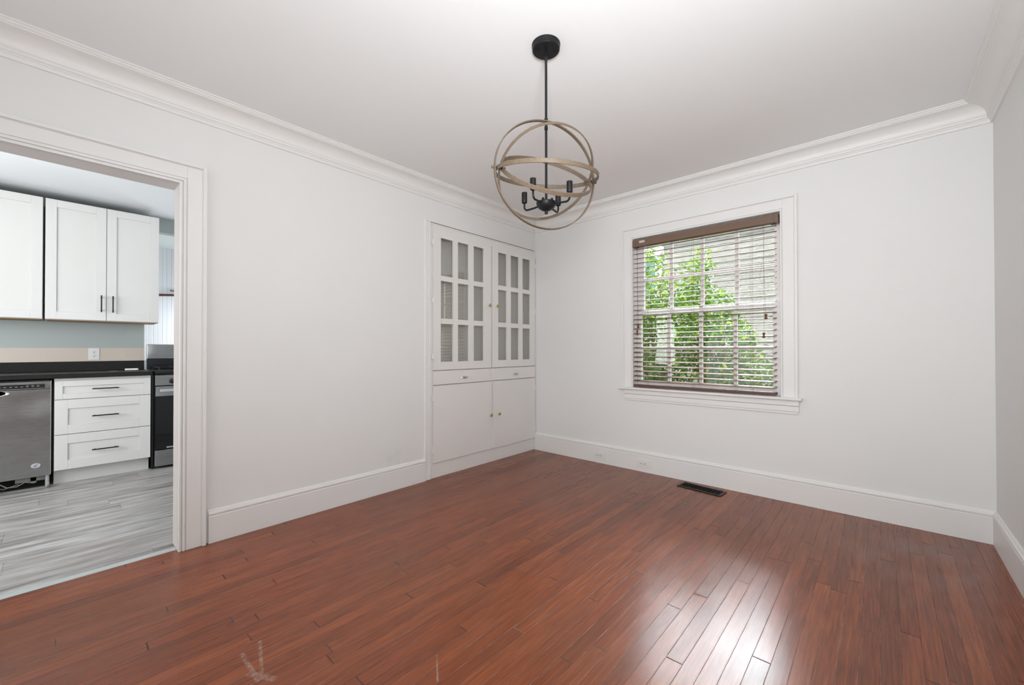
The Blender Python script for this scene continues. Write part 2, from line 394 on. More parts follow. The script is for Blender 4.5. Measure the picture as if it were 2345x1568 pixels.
# ------------------------------------------------------------ shell
f = sstruct('floor', B((-.035, W+.1, YF-.1, .1, -.05, 0)), M['floor'], 'red-brown stained oak strip floor, scratched and glossy', 'floor')
sstruct('floor_kitchen', B((-4.4, -.035, YF-.6, -1.75, -.06, -.004)), M['vinyl'], 'grey wood-look vinyl plank floor of the kitchen beyond the opening', 'floor')
sstruct('ceiling', B((-.15, W+.15, YF-.1, .15, ZC, ZC+.25)), M['ceil'], 'plain white ceiling of the empty dining room', 'ceiling')
sstruct('ceiling_kitchen', B((-2.90, -.15, YF-.6, -2.05, 2.50, ZC+.25)), M['kceil'], 'bluish white kitchen ceiling seen through the opening', 'ceiling')
# left wall: opening to kitchen and recess of the cupboard
sstruct('wall_left', B((WT, 0, OY1, -1.49, 0, ZC), (WT, 0, OY0, OY1, OZ, ZC), (WT, 0, YF-.1, OY0, 0, ZC),
    (WT, 0, -1.49, 0, 2.215, ZC), (-.40, WT, -1.56, -1.475, 0, ZC), (-.44, -.40, -1.56, 0, 0, ZC)), M['wall'],
    'off-white wall between the kitchen opening and the corner cupboard', 'wall')
# window wall
WX0, WX1, WZ0, WZ1 = 1.169, 2.332, .755, 2.134
sstruct('wall_back', B((-.44, WX0, 0, .16, -.05, ZC), (WX1, W+.15, 0, .16, -.05, ZC), (WX0, WX1, 0, .16, -.05, WZ0-.01), (WX0, WX1, 0, .16, WZ1, ZC)), M['wall'],
    'off-white wall with the window', 'wall')
sstruct('wall_right', B((W, W+.15, YF-.1, 0, -.05, ZC)), M['wall'], 'off-white wall at the right edge, bare', 'wall')
sstruct('wall_front', B((0, W+.15, YF-.1, YF, -.05, ZC)), M['wall'], 'off-white wall opposite the window', 'wall')

# crown moulding
crown = [(0, 2.408), (.010, 2.408), (.013, 2.413), (.013, 2.424), (.017, 2.428), (.017, 2.433), (.024, 2.437), (.026, 2.443), (.024, 2.449), (.028, 2.452)]
for i in range(9):
    a = i/8*PI/2; crown.append((.028+.066*(1-math.cos(a)), 2.452+.058*math.sin(a)))
crown += [(.098, 2.512), (.103, 2.511), (.107, 2.514), (.107, 2.518), (.112, 2.518), (.116, 2.522), (.116, 2.527), (.1235, 2.529), (.1235, 2.5365), (0, 2.5365)]
base = [(0, 0), (.016, 0), (.016, .150), (.012, .153), (.012, .157), (.0165, .160), (.018, .166), (.0165, .173), (.010, .177), (.009, .182), (.004, .188), (0, .189)]
def run(prof, kind, a, b, ma=1, mb=1):
    """profile run along a wall; mitred where ma or mb is 1. kind: L, B or R wall; a..b positions along it"""
    bm = bmesh.new(); rings = []
    for s, mt, sg in ((a, ma, 1), (b, mb, -1)):
        ring = []
        for d, z in prof:
            q = s+sg*d*mt
            co = {'L': (d, q, z), 'B': (q, -d, z), 'R': (W-d, q, z)}[kind]
            ring.append(bm.verts.new(co))
        rings.append(ring)
    n = len(prof)
    for i in range(n): bm.faces.new((rings[0][i], rings[0][(i+1) % n], rings[1][(i+1) % n], rings[1][i]))
    bm.faces.new(rings[0][::-1]); bm.faces.new(rings[1]); return bm
sstruct('trim_1', run(crown, 'L', YF, 0, 0, 1), M['trim'], 'white crown moulding over the left wall with the opening', 'crown moulding', smooth=True)
sstruct('trim_2', run(crown, 'B', 0, W, 1, 1), M['trim'], 'white crown moulding over the window wall', 'crown moulding', smooth=True)
sstruct('trim_3', run(crown, 'R', YF, 0, 0, 1), M['trim'], 'white crown moulding over the right wall', 'crown moulding', smooth=True)
sstruct('baseboard_left', run(base, 'L', -2.997, -1.494, 0, 0), M['trim'], 'tall white baseboard between the opening and the cupboard', 'baseboard')
sstruct('baseboard_back', run(base, 'B', .004, W, 0, 1), M['trim'], 'tall white baseboard under the window', 'baseboard')
sstruct('baseboard_right', run(base, 'R', YF, 0, 0, 1), M['trim'], 'tall white baseboard along the right wall', 'baseboard')

# kitchen opening: jamb lining and casing
door = bpy.data.objects.new('door_1', None); COL.objects.link(door); WL['door_1'] = Vector((0, OY1, 0)); door.location = WL['door_1']
tag(door, 'wide cased opening into the kitchen, moulded white trim, no door leaf', 'doorway', kind='structure')
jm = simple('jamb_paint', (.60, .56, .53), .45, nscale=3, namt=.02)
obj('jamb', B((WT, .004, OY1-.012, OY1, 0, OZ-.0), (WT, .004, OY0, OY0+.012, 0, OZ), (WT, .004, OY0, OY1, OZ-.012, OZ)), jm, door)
def casing_steps(side):
    bm = bmesh.new()
    st = [(0, .010, .016), (.010, .016, .010), (.016, .028, .017), (.028, .033, .011), (.033, .100, .014), (.100, .104, .017), (.104, .122, .026)]
    for a, b, t in st:
        if side == 'head': box(bm, -.001, t, OY0-a+.012, OY1+a-.012, OZ+a-.012, OZ+b-.012)
        elif side == 'right': box(bm, -.001, t, OY1+a-.012, OY1+b-.012, 0, OZ+b-.012)
        else: box(bm, -.001, t, OY0-b+.012, OY0-a+.012, 0, OZ+b-.012)
    return bm
for s_ in ('right', 'left', 'head'): obj('casing', casing_steps(s_), M['trim'], door, bevel=.0025)

# pale strip painting in the sheen on the kitchen planks' edge
tag(obj('sheen_strip', B((-.085, -.036, OY0+.012, OY1-.012, -.004, .0)), M['sheen'], bevel=.002), 'pale flat strip, a painted sheen, where the grey planks meet the red floor', 'sheen')

# ------------------------------------------------------------ kitchen shell
sstruct('wall_kitchen_back', B((KX-.1, KX, YF-.6, -2.983, -.05, 2.5), (KX-.1, KX, -2.983, -2.1, 2.35, 2.5)), M['kwall'], 'kitchen wall behind the cabinets, pale beige band under sage paint', 'wall')
sstruct('trim_4', B((KX, KX+.018, -3.125, -2.983, .90, 2.5)), M['kwall'], 'flat pilaster strip at the end of the kitchen wall', 'trim')
sstruct('wall_kitchen_right', B((-4.4, WT, -2.15, -2.05, -.05, 2.5)), M['nook'], 'kitchen end wall hidden behind the dining room wall', 'wall')
sstruct('wall_kitchen_left', B((-4.4, WT, YF-.6, YF-.5, -.05, 2.5)), M['nook'], 'kitchen end wall out of view on the left', 'wall')
sstruct('wall_nook', B((-3.70, -3.60, -4.0, -2.05, -.05, 2.36), (-3.70, KX-.1, -4.0, -3.9, -.05, 2.36)), M['bead'], 'white beadboard wall of the bright nook beyond the stove', 'wall')
sstruct('ceiling_nook', B((-3.7, KX-.1, -4.0, -2.05, 2.35, 2.45)), M['nookceil'], 'pale green ceiling of the nook beyond the stove', 'ceiling')
t = thing('wall_rail', (-3.585, -2.6, 1.76), 'dark reddish brown wooden rail on the white beadboard above the stove', 'rail')
obj('rail', T([(-3.56, -2.80, 1.768), (-3.56, -2.35, 1.80)], .014, 8), M['railwood'], t)
obj('bracket', B((-3.60, -3.56, -2.50, -2.485, 1.775, 1.80)), M['railwood'], t)
obj('bracket', B((-3.60, -3.56, -2.79, -2.775, 1.755, 1.78)), M['railwood'], t)
tag(obj('wooden_stick', T([(-3.575, -2.66, 1.835), (-3.575, -2.35, 1.815)], .006, 6), M['railwood']), 'thin brown stick just above the rail on the beadboard', 'stick')

# ------------------------------------------------------------ kitchen cabinets
def shaker(x, y0, y1, z0, z1, w, t=.02, rec=.009):
    """front at x facing +x, frame width w, recessed flat centre"""
    return B((x-t, x, y0, y0+w, z0, z1), (x-t, x, y1-w, y1, z0, z1), (x-t, x, y0+w, y1-w, z0, z0+w), (x-t, x, y0+w, y1-w, z1-w, z1), (x-t, x-rec, y0+w, y1-w, z0+w, z1-w))
def bar(parent, a, b, out, label='black bar handle'):
    """square bar pull from a to b with two posts reaching back by out"""
    a, b = Vector(a), Vector(b); d = (b-a).normalized(); h = .0045
    bm = bmesh.new()
    box(bm, a.x-h, a.x+h, min(a.y, b.y)-(h if d.z else 0), max(a.y, b.y)+(h if d.z else 0), min(a.z, b.z)-(0 if d.z else h), max(a.z, b.z)+(0 if d.z else h))
    for q in (a+d*.018, b-d*.018): box(bm, q.x-out, q.x, q.y-h, q.y+h, q.z-h, q.z+h)
    o = obj('handle', bm, M['black'], parent, bevel=.001); o['label'] = label; return o
FX = -2.15
t = thing('drawer_cabinet', (-2.45, -3.297, 0), 'white three-drawer base cabinet with black bar handles', 'cabinet')
obj('carcass', B((KX+.005, FX-.021, -3.597, -2.997, .118, .874)), M['kcab'], t)
obj('toe_kick', B((-2.25, -2.232, -3.597, -3.003, -.004, .118)), M['kcab'], t)
for z0, z1, hz in ((.702, .853, .780), (.412, .697, .549), (.120, .407, .260)):
    d = obj('drawer', shaker(FX, -3.594, -3.000, z0, z1, .075 if z1-z0 > .2 else .045), M['kcab'], t, bevel=.0015)
    bar(d, (FX+.03, -3.379, hz), (FX+.03, -3.213, hz), .03)
UX = -2.44
def upper(y0, y1, doors, label):
    t = thing('wall_cabinet', (-2.6, (y0+y1)/2, 1.375), label, 'cabinet', 'white wall cabinets over the kitchen counter')
    obj('carcass', B((KX+.002, UX-.021, y0, y1, 1.378, 2.418)), M['kcab'], t)
    obj('underside', B((KX+.01, UX-.03, y0+.01, y1-.01, 1.372, 1.378)), M['raw_wood'], t)['label'] = 'raw brown board underside'
    for a, b, hy in doors:
        d = obj('cabinet_door', shaker(UX, a, b, 1.381, 2.418, .065), M['kcab'], t, bevel=.0015)
        if hy: bar(d, (UX+.03, hy, 1.456), (UX+.03, hy, 1.610), .03)
upper(-4.42, -3.667, [(-4.418, -4.046, None), (-4.042, -3.669, None)], 'white wall cabinet cut by the left edge of the photo')
upper(-3.655, -2.906, [(-3.653, -3.280, -3.312), (-3.276, -2.908, -3.236)], 'white two-door wall cabinet with black bar handles, right one')
# worktop
t = thing('countertop', (-2.45, -3.9, .878), 'black speckled countertop with low backsplash over dishwasher and drawers', 'countertop')
obj('worktop', B((KX+.002, -2.127, -4.9, -2.988, .878, .914)), M['granite'], t, bevel=.004)
obj('backsplash', B((KX+.019, KX+.040, -4.9, -2.983, .914, 1.003)), M['granite'], t, bevel=.002)
obj('end_cap', B((KX+.018, KX+.044, -2.984, -2.972, .90, 1.004)), M['ltsteel'], t)['label'] = 'bright metal end strip'

# wall outlet over the counter
def outlet_faces(c, u, v, n, parent, slotm):
    """two sockets on a plate; u runs along the long side, v across, n outward"""
    u, v, n = Vector(u), Vector(v), Vector(n); c = Vector(c)
    for s in (-1, 1):
        bm = bmesh.new(); cc = c+u*.0195*s
        def pbox(b_, p, a, b, d):
            vs = [b_.verts.new(p+u*a*i+v*b*j+n*d*k) for i in (-1, 1) for j in (-1, 1) for k in (-1, 1)]
            for f in ((0, 1, 3, 2), (4, 6, 7, 5), (0, 4, 5, 1), (2, 3, 7, 6), (0, 2, 6, 4), (1, 5, 7, 3)): b_.faces.new([vs[i] for i in f])
        pbox(bm, cc, .013, .0155, .001)
        so = obj('socket', bm, M['white_plastic'], parent, bevel=.003)
        bm = bmesh.new()
        pbox(bm, cc+u*.002+v*.006+n*.0008, .0045, .0012, .001); pbox(bm, cc+u*.002-v*.006+n*.0008, .0038, .0012, .001); pbox(bm, cc-u*.0075+n*.0008, .0028, .0026, .001)
        obj('slots', bm, slotm, so)['label'] = 'dark slots'
    bm = bmesh.new(); lathe(bm, [(.003, -.001), (.003, .0008)], c, 'X' if abs(n.x) > .5 else 'Y', 10)
    obj('screw', bm, M['chrome'], parent)
t = thing('wall_outlet', (KX, -3.343, 1.018), 'white duplex outlet on the kitchen wall above the black backsplash', 'outlet')
obj('cover_plate', B((KX, KX+.005, -3.380, -3.306, 1.015, 1.128)), M['white_plastic'], t, bevel=.002)
outlet_faces((KX+.006, -3.343, 1.072), (0, 0, 1), (0, 1, 0), (1, 0, 0), t, M['dark'])
# small things on the counter
tag(obj('white_tube', T([(-2.48, -3.145, .924), (-2.42, -3.06, .926)], .009, 12), M['white_plastic'], bevel=.001), 'small white tube lying on the black counter', 'tube')
bm = bmesh.new()
pts = [(-2.36+.014*math.cos(a), -3.245+.014*math.sin(a), .9165) for a in [i/12*2*PI for i in range(13)]]; tube(bm, pts, .0022, 6, False)
box(bm, -2.36, -2.355, -3.235, -3.21, .9142, .917); box(bm, -2.375, -2.37, -3.262, -3.24, .9142, .917)
tag(obj('key_ring', bm, M['brass']), 'tiny brass-coloured ring with bits lying left of the white tube on the counter', 'key ring')

# dishwasher
t = thing('dishwasher', (-2.4, -3.91, 0), 'stainless dishwasher with black control strip left of the drawers', 'dishwasher')
obj('tub', B((-2.70, FX-.04, -4.21, -3.622, .10, .868)), M['blackplastic'], t)
d = obj('door_panel', B((FX-.035, FX, -4.214, -3.615, .095, .795)), M['steel'], t, bevel=.004)
obj('bright_edge', B((FX-.02, FX+.001, -3.6155, -3.612, .10, .862)), M['ltsteel'], t)['label'] = 'bright door edge'
obj('control_panel', B((FX-.035, FX+.002, -4.214, -3.615, .798, .858)), M['steel'], t, bevel=.003)
cs = obj('control_strip', B((FX+.0015, FX+.004, -4.18, -3.647, .806, .838)), M['blackplastic'], t, bevel=.001)
bm = bmesh.new()
for i in range(9): box(bm, FX+.0035, FX+.0048, -3.69-.028*i, -3.676-.028*i, .8185, .8225)
for i in range(3): box(bm, FX+.0035, FX+.0048, -3.69-.028*i, -3.676-.028*i, .828, .8305)
obj('button_marks', bm, M['debris'], cs)
# pocket grip
bm = bmesh.new()
lathe(bm, [(.075, 0), (.073, .006), (.060, .004), (.050, -.002)], (0, 0, 0), 'X', 32)
for v in bm.verts: v.co = Vector((FX+v.co.x, -3.90+v.co.y, .775+v.co.z*.33))
obj('pocket_handle', bm, M['chrome'], t, smooth=True)['label'] = 'oval pocket handle of polished steel'
st = obj('sticker', L([(.026, 0), (.026, .0012)], (FX, -3.693, .193), 'X', 32), M['silverlabel'], d)
st.data.transform(Matrix.Diagonal((1, 1, .72, 1)))
def swoosh(pts, w, m):
    bm = bmesh.new(); n = len(pts); top = []; bot = []
    for i, (a, b) in enumerate(pts):
        ww = w*math.sin(PI*(i+.35)/(n-.3)); top.append((a, b+ww)); bot.append((a, b-ww))
    ring = top+bot[::-1]
    v0 = [bm.verts.new((FX+.0012, -3.693+a, -.0+.186+b)) for a, b in ring]; v1 = [bm.verts.new((FX+.002, -3.693+a, -.0+.186+b)) for a, b in ring]
    bm.faces.new(v0[::-1]); bm.faces.new(v1)
    for i in range(len(ring)): bm.faces.new((v0[i], v0[(i+1) % len(ring)], v1[(i+1) % len(ring)], v1[i]))
    return bm
obj('red_mark', swoosh([(-.010, .000), (-.003, .004), (.006, .006), (.014, .009)], .0022, 0), M['red'], st)
obj('blue_mark', swoosh([(-.012, -.004), (-.005, -.007), (.004, -.006), (.010, .001)], .0028, 0), M['blue'], st)
obj('leg', T([(FX-.03, -3.632, .0), (FX-.03, -3.632, .10)], .012, 12), M['ltsteel'], t)
obj('wheel', L([(.006, -.007), (.021, -.007), (.023, 0), (.021, .007), (.006, .007)], (FX-.008, -3.626, .022), 'Y', 20), M['debris'], t)
bm = bmesh.new(); box(bm, FX-.06, FX-.05, -3.80, -3.64, .055, .085); box(bm, FX-.07, FX-.05, -3.72, -3.69, .04, .09)
tube(bm, [(FX-.05, -3.88, .07), (FX-.04, -3.84, .035), (FX-.05, -3.79, .03), (FX-.05, -3.75, .055), (FX-.05, -3.70, .04)], .004, 6)
tube(bm, [(FX-.06, -3.95, .09), (FX-.05, -3.90, .045), (FX-.07, -3.86, .02), (FX-.06, -3.78, .045)], .003, 6)
obj('wiring', bm, M['debris'], t)['label'] = 'exposed bracket and wires under the door'
obj('base_shade_block', B((-2.70, FX-.09, -4.21, -3.62, .0, .10)), M['shade_black'], t)  # near-black block painting in the shade under the dishwasher

# stove
t = thing('stove', (-2.4, -2.59, 0), 'stainless and black gas stove partly hidden by the opening trim', 'stove')
SY0, SY1 = -2.969, -2.212
obj('body', B((-2.72, FX-.03, SY0, SY1, .03, .885)), M['blackplastic'], t, bevel=.003)
obj('cooktop', B((-2.72, FX+.005, SY0-.002, SY1, .885, .915)), M['blackplastic'], t, bevel=.006)
bm = bmesh.new()
for gy in (-2.93, -2.80, -2.68, -2.50, -2.38, -2.26): tube(bm, [(-2.62, gy, .915), (-2.62, gy, .94), (-2.22, gy, .94), (-2.22, gy, .915)], .006, 6)
for gx in (-2.60, -2.42, -2.24): tube(bm, [(gx, -2.94, .94), (gx, -2.25, .94)], .006, 6)
obj('grate', bm, M['black'], t)
obj('control_panel', B((FX-.03, FX+.004, SY0, SY1, .776, .872)), M['steel'], t, bevel=.003)
for ky in (-2.845, -2.72, -2.59, -2.46, -2.33):
    k_ = obj('knob', L([(.024, 0), (.024, .014), (.020, .028), (.012, .030)], (FX+.004, ky, .815), 'X', 24), M['blackplastic'], t, smooth=True)
    obj('red_pointer', B((FX+.033, FX+.0355, ky-.002, ky+.002, .822, .834)), M['red'], k_)
dr = obj('oven_door', B((FX-.028, FX+.008, SY0+.004, SY1-.004, .675, .768)), M['steel'], t, bevel=.003)
obj('oven_window', B((FX-.028, FX+.006, SY0+.004, SY1-.004, .178, .675)), M['blackglass'], dr, bevel=.002)
obj('handle', B((FX+.030, FX+.044, SY0+.03, SY1-.03, .716, .745), (FX+.008, FX+.032, SY0+.045, SY0+.06, .722, .74), (FX+.008, FX+.032, SY1-.06, SY1-.045, .722, .74)), M['ltsteel'], dr, bevel=.004)
obj('trim_bar', B((FX+.006, FX+.012, -2.885, -2.30, .186, .198)), M['ltsteel'], dr)
obj('storage_drawer', B((FX-.028, FX+.006, SY0, SY1, .022, .170)), M['steel'], t, bevel=.003)
obj('backguard', B((-2.735, -2.69, SY0+.002, SY1, 1.016, 1.168)), M['steel'], t, bevel=.006)
obj('backguard_base', B((-2.735, -2.68, SY0, SY1, .915, 1.016)), M['blackplastic'], t)
for fy in (SY0+.05, SY1-.05): obj('foot', L([(.015, -.004), (.015, .03)], (FX-.06, fy, 0), 'Z', 12), M['blackplastic'], t)
sstruct('gap_shade_strip', B((-2.73, FX-.035, -2.990, -2.974, 0, .872)), M['blackplastic'], 'black strip painting in the dark gap between drawers and stove', 'trim')  # not a real part: the shade of an open gap as a black strip

# ------------------------------------------------------------ built-in corner cupboard
t = thing('built_in_cupboard', (-.2, -.72, 0), 'white built-in corner cupboard with glazed doors above drawers and plain doors', 'cupboard')
CY0, CY1 = -1.439, -.001
fr = [(-.022, 0, CY0, -1.407, 0, 2.205), (-.022, 0, -.009, CY1, 0, 2.205), (-.022, 0, -1.407, -.009, 2.138, 2.205), (-.022, 0, -1.407, -.009, 0, .128), (-.022, -.016, -1.407, -.009, .780, .82),
      (-.022, -.016, -1.407, -.009, .91, .95), (-.022, 0, -.735, -.680, .806, .922), (-.022, -.006, -.702, -.684, .934, 2.138)]
obj('face_frame', B(*fr), M['cabpaint'], t, bevel=.001)
obj('carcass', B((-.395, -.375, -1.445, -.002, .0, .92), (-.155, -.140, -1.443, -.018, .94, 2.19), (-.375, -.022, -1.463, -1.443, 0, 2.21), (-.375, -.022, -.018, -.002, 0, 2.21), (-.375, -.022, -1.443, -.018, 2.19, 2.21), (-.375, -.022, -1.443, -.018, .92, .94)), M['cabin'], t)
obj('side_casing', B((-.001, .012, -1.494, -1.480, 0, 2.215), (-.001, .008, -1.480, -1.452, 0, 2.212), (-.001, .014, -1.452, -1.440, 0, 2.210)), M['trim'], t, bevel=.003)
obj('top_moulding', B((-.001, .006, -1.439, -.001, 2.196, 2.206)), M['trim'], t, bevel=.002)
def hinge(parent, y, z):
    bm = B((.0, .0135, y-.018, y+.018, z-.022, z+.022)); lathe(bm, [(.0035, -.026), (.0045, -.022), (.0045, .022), (.0035, .026)], (.0145, y, z), 'Z', 8)
    obj('hinge', bm, M['cabpaint'], parent, bevel=.001)
def knob(parent, y, z, x0=.012):
    k_ = obj('knob', L([(.004, .012), (.012, .014), (.0155, .019), (.0155, .024), (.011, .0285), (.004, .030)], (x0, y, z), 'X', 20), M['brass'], parent, smooth=True)
    obj('knob_stem', L([(.009, 0), (.007, .003), (.0045, .008), (.0045, .014)], (x0, y, z), 'X', 12), M['cabpaint'], k_)
def glazed(y0, y1, cols, ky, hy):
    z0, z1 = .931, 2.136; rows = [(1.004, 1.338), (1.385, 1.715), (1.761, 2.093)]; bx = []
    ys = [y0]+[v for c in cols for v in c]+[y1]
    for i in range(0, len(ys), 2): bx.append((-.010, .012, ys[i], ys[i+1], z0, z1))
    zs = [z0]+[v for r_ in rows for v in r_]+[z1]
    for i in range(0, len(zs), 2):
        for c in cols: bx.append((-.010, .0118, c[0], c[1], zs[i], zs[i+1]))
    d = obj('glazed_door', B(*bx), M['cabpaint'], t, bevel=.0012)
    obj('glass', B((-.0065, -.0035, y0+.03, y1-.03, z0+.03, z1-.03)), M['cabglass'], d)
    knob(d, ky, 1.546)
    for z in (1.052, 1.539, 2.039): hinge(d, hy, z)
glazed(-1.405, -.703, [(-1.327, -1.185), (-1.132, -.997), (-.937, -.801)], -.738, -1.406)
glazed(-.683, -.011, [(-.603, -.471), (-.413, -.281), (-.224, -.092)], -.630, -.0105)
for y0, y1, py in ((-1.405, -.737, -1.053), (-.678, -.011, -.339)):
    d = obj('drawer', B((-.18, -.004, y0+.01, y1-.01, .812, .916), (-.004, .012, y0, y1, .804, .925)), M['cabpaint'], t, bevel=.0015)
    bm = bmesh.new(); n = 11; rings = []
    for i in range(n):
        a = i/(n-1); yy = py-.042+.084*a; wv = math.sin(PI*a); bulge = .020*wv**.6
        rings.append([bm.verts.new((.012+bx_, yy, .855+bz)) for bx_, bz in ((0, .003+.008*wv), (bulge*.6, .004+.006*wv), (bulge, .0-.001*wv), (bulge*.85, -.006*wv-.001), (bulge*.7, -.003*wv), (0, -.002))])
    for a_, b_ in zip(rings, rings[1:]):
        for i in range(6): bm.faces.new((a_[i], a_[(i+1) % 6], b_[(i+1) % 6], b_[i]))
    bm.faces.new(rings[0][::-1]); bm.faces.new(rings[-1])
    obj('cup_pull', bm, M['chrome'], d, smooth=True)['label'] = 'small chrome cup pull'
for y0, y1, ky, hy in ((-1.403, -.694, -.722, -1.404), (-.676, -.012, -.606, -.0105)):
    d = obj('lower_door', B((-.006, .013, y0, y1, .130, .796)), M['cabpaint'], t, bevel=.002)
    knob(d, ky, .468, .013)
    for z in (.238, .689): hinge(d, hy, z)

# ------------------------------------------------------------ window
win = bpy.data.objects.new('window_1', None); COL.objects.link(win); WL['window_1'] = Vector((1.75, 0, .75)); win.location = WL['window_1']
tag(win, 'white double-hung window with four-by-two panes in each sash', 'window', kind='structure')
cb = []
def wc(a, b, tk): return [(WX0-b, WX0-a, -tk, .001, .760, WZ1+b), (WX1+a, WX1+b, -tk, .001, .760, WZ1+b), (WX0-a, WX1+a, -tk, .001, WZ1+a, WZ1+b)]
for a, b, tk in ((-.002, .008, .016), (.008, .014, .009), (.014, .082, .013), (.082, .086, .017), (.086, .104, .023)): cb += wc(a, b, tk)
obj('window_casing', B(*cb), M['trim'], win, bevel=.0025)
obj('window_stool', B((1.040, 2.460, -.050, .001, .742, .762), (WX0, WX1, 0, .06, .745, .762)), M['trim'], win, bevel=.005)
obj('window_apron', B((1.085, 2.440, -.020, .001, .700, .742), (1.085, 2.440, -.016, .001, .657, .698), (1.092, 2.433, -.011, .001, .640, .657)), M['trim'], win, bevel=.003)
obj('window_jamb', B((WX0-.005, WX0+.002, .0, .162, .764, WZ1-.003), (WX1-.002, WX1+.005, .0, .162, .764, WZ1-.003), (WX0-.005, WX1+.005, .0, .162, WZ1-.003, WZ1+.005), (WX0-.005, WX1+.005, .061, .20, .740, .763),
    (WX0+.002, WX0+.012, .045, .055, .763, WZ1-.003), (WX1-.012, WX1-.002, .045, .055, .763, WZ1-.003)), M['sash'], win, bevel=.001)
def sash(y, z0, z1, zb, zt, hz, xs, xl=1.222, xr=2.270):
    y0, y1 = y, y+.034
    bx = [(WX0, xl, y0, y1, z0, z1), (xr, WX1, y0, y1, z0, z1), (xl, xr, y0, y1, z0, zb), (xl, xr, y0, y1, zt, z1)]
    for x in xs: bx.append((x-.014, x+.014, y0+.006, y1-.004, zb, zt))
    bx.append((xl, xr, y0+.007, y1-.005, hz-.014, hz+.014))
    s_ = obj('window_sash', B(*bx), M['sash'], win, bevel=.003)
    obj('window_pane', B((xl-.004, xr+.004, y+.0155, y+.0185, zb-.004, zt+.004)), M['glass'], s_)
sash(.058, .762, 1.463, .824, 1.424, 1.122, (1.476, 1.745, 2.010))
sash(.094, 1.432, 2.135, 1.474, 2.070, 1.757, (1.486, 1.748, 2.015), 1.234, 2.276)
obj('sash_lock', B((1.735, 1.765, .062, .090, 1.463, 1.478)), M['sash'], win, bevel=.003)

# ------------------------------------------------------------ blind
t = thing('window_blind', (1.745, .02, .77), 'brown wooden venetian blind lowered over the window, slats open', 'blind')
hr = obj('headrail', B((1.171, 2.318, -.012, .040, 2.056, 2.116)), M['headrail'], t, bevel=.002)
obj('end_cap', B((1.170, 1.196, -.016, .042, 2.052, 2.119)), M['headrail'], hr, bevel=.002)
obj('end_cap', B((2.292, 2.320, -.016, .042, 2.052, 2.119)), M['headrail'], hr, bevel=.002)
obj('maker_label', B((1.236, 1.288, -.0135, -.0118, 2.085, 2.105)), M['label'], hr)['label'] = 'small pale label at the left end'
for cx in (2.27, 1.19): obj('valance_clip', B((cx, cx+.028, -.012, .02, 2.046, 2.056)), M['dark'], hr)
def slat_bm(z):
    bm = bmesh.new(); n = 6; rings = []
    for x in (1.180, 2.302):
        top = []; bot = []
        for i in range(n+1):
            a = i/n; yy = -.018+.050*a; zz = z+.0022*math.sin(PI*a)+.0080*(a-.5)
            top.append(bm.verts.new((x, yy, zz+.0013))); bot.append(bm.verts.new((x, yy, zz-.0013)))
        rings.append(top+bot[::-1])
    a_, b_ = rings; k_ = len(a_)
    for i in range(k_): bm.faces.new((a_[i], a_[(i+1) % k_], b_[(i+1) % k_], b_[i]))
    bm.faces.new(a_[::-1]); bm.faces.new(b_); return bm
s0 = obj('slat', slat_bm(2.034), M['slat'], t); NS = 29; PITCH = (2.034-.826)/(NS-1)
for i in range(1, NS):
    c = s0.copy(); COL.objects.link(c); c.parent = t; c.location.z -= PITCH*i
br = obj('bottom_rail', B((1.182, 2.304, -.020, .034, .772, .791)), M['bottomrail'], t, bevel=.003)
br.rotation_euler = (0, R(.0), 0)
for x in (1.30, 1.700, 2.135):
    bm = bmesh.new()
    for y in (-.0195, .0335): tube(bm, [(x, y, 2.056), (x, y, .785)], .0007, 5)
    tube(bm, [(x+.018, -.0195, 2.056), (x+.018, -.0195, .785)], .0007, 5)
    obj('ladder_cord', bm, M['cord'], t)
def cord(pts, tas, name='lift_cord'):
    c_ = obj(name, T(pts, .0009, 5), M['cord'], t)
    if tas: obj('tassel', L([(.004, .0), (.0115, .004), (.010, .010), (.006, .018), (.0065, .024), (.0105, .032), (.010, .037), (.004, .041)][::1], tas, 'Z', 14), M['tassel'], c_, smooth=True)
cord([(2.225, -.026, 2.05), (2.226, -.026, 1.75), (2.229, -.026, 1.66), (2.236, -.028, 1.50), (2.240, -.028, 1.37)], (2.240, -.028, 1.335))
cord([(2.231, -.027, 2.05), (2.228, -.027, 1.60), (2.228, -.028, 1.27), (2.226, -.028, 1.235)], (2.226, -.028, 1.195))
cord([(2.222, -.024, 1.80), (2.205, -.024, 1.70), (2.200, -.024, 1.65), (2.210, -.024, 1.625), (2.226, -.024, 1.628), (2.230, -.024, 1.66)], None, 'cord_loop')
cord([(1.226, -.026, 2.05), (1.228, -.026, 1.6), (1.232, -.026, 1.345)], (1.232, -.026, 1.305))
cord([(1.220, -.027, 2.05), (1.222, -.027, 1.6), (1.222, -.027, 1.285)], (1.222, -.027, 1.245))

# ------------------------------------------------------------ outlets in the baseboard, floor register
for x0, x1, z0, lab in ((.762, .884, .038, 'white outlet in the baseboard nearest the corner cupboard'), (1.210, 1.336, .040, 'white outlet in the baseboard below the window, right of the other')):
    t = thing('baseboard_outlet', ((x0+x1)/2, -.016, z0), lab, 'outlet', 'outlets in the window wall baseboard')
    obj('cover_plate', B((x0, x1, -.0215, -.0155, z0, z0+.070)), M['white_plastic'], t, bevel=.002)
    outlet_faces(((x0+x1)/2, -.0225, z0+.035), (1, 0, 0), (0, 0, 1), (0, -1, 0), t, M['dark'])
VX, VY = 1.812, -.150
t = thing('floor_register', (VX, VY, 0), 'dark scrollwork metal register set in the floor by the wall', 'floor vent')
rz = Matrix.Rotation(R(-6), 4, 'Z')
def vobj(name, bm, m, **kw):
    for v in bm.verts: v.co = rz @ v.co+Vector((VX, VY, 0))
    return obj(name, bm, m, t, **kw)
HL, HW = .170, .066
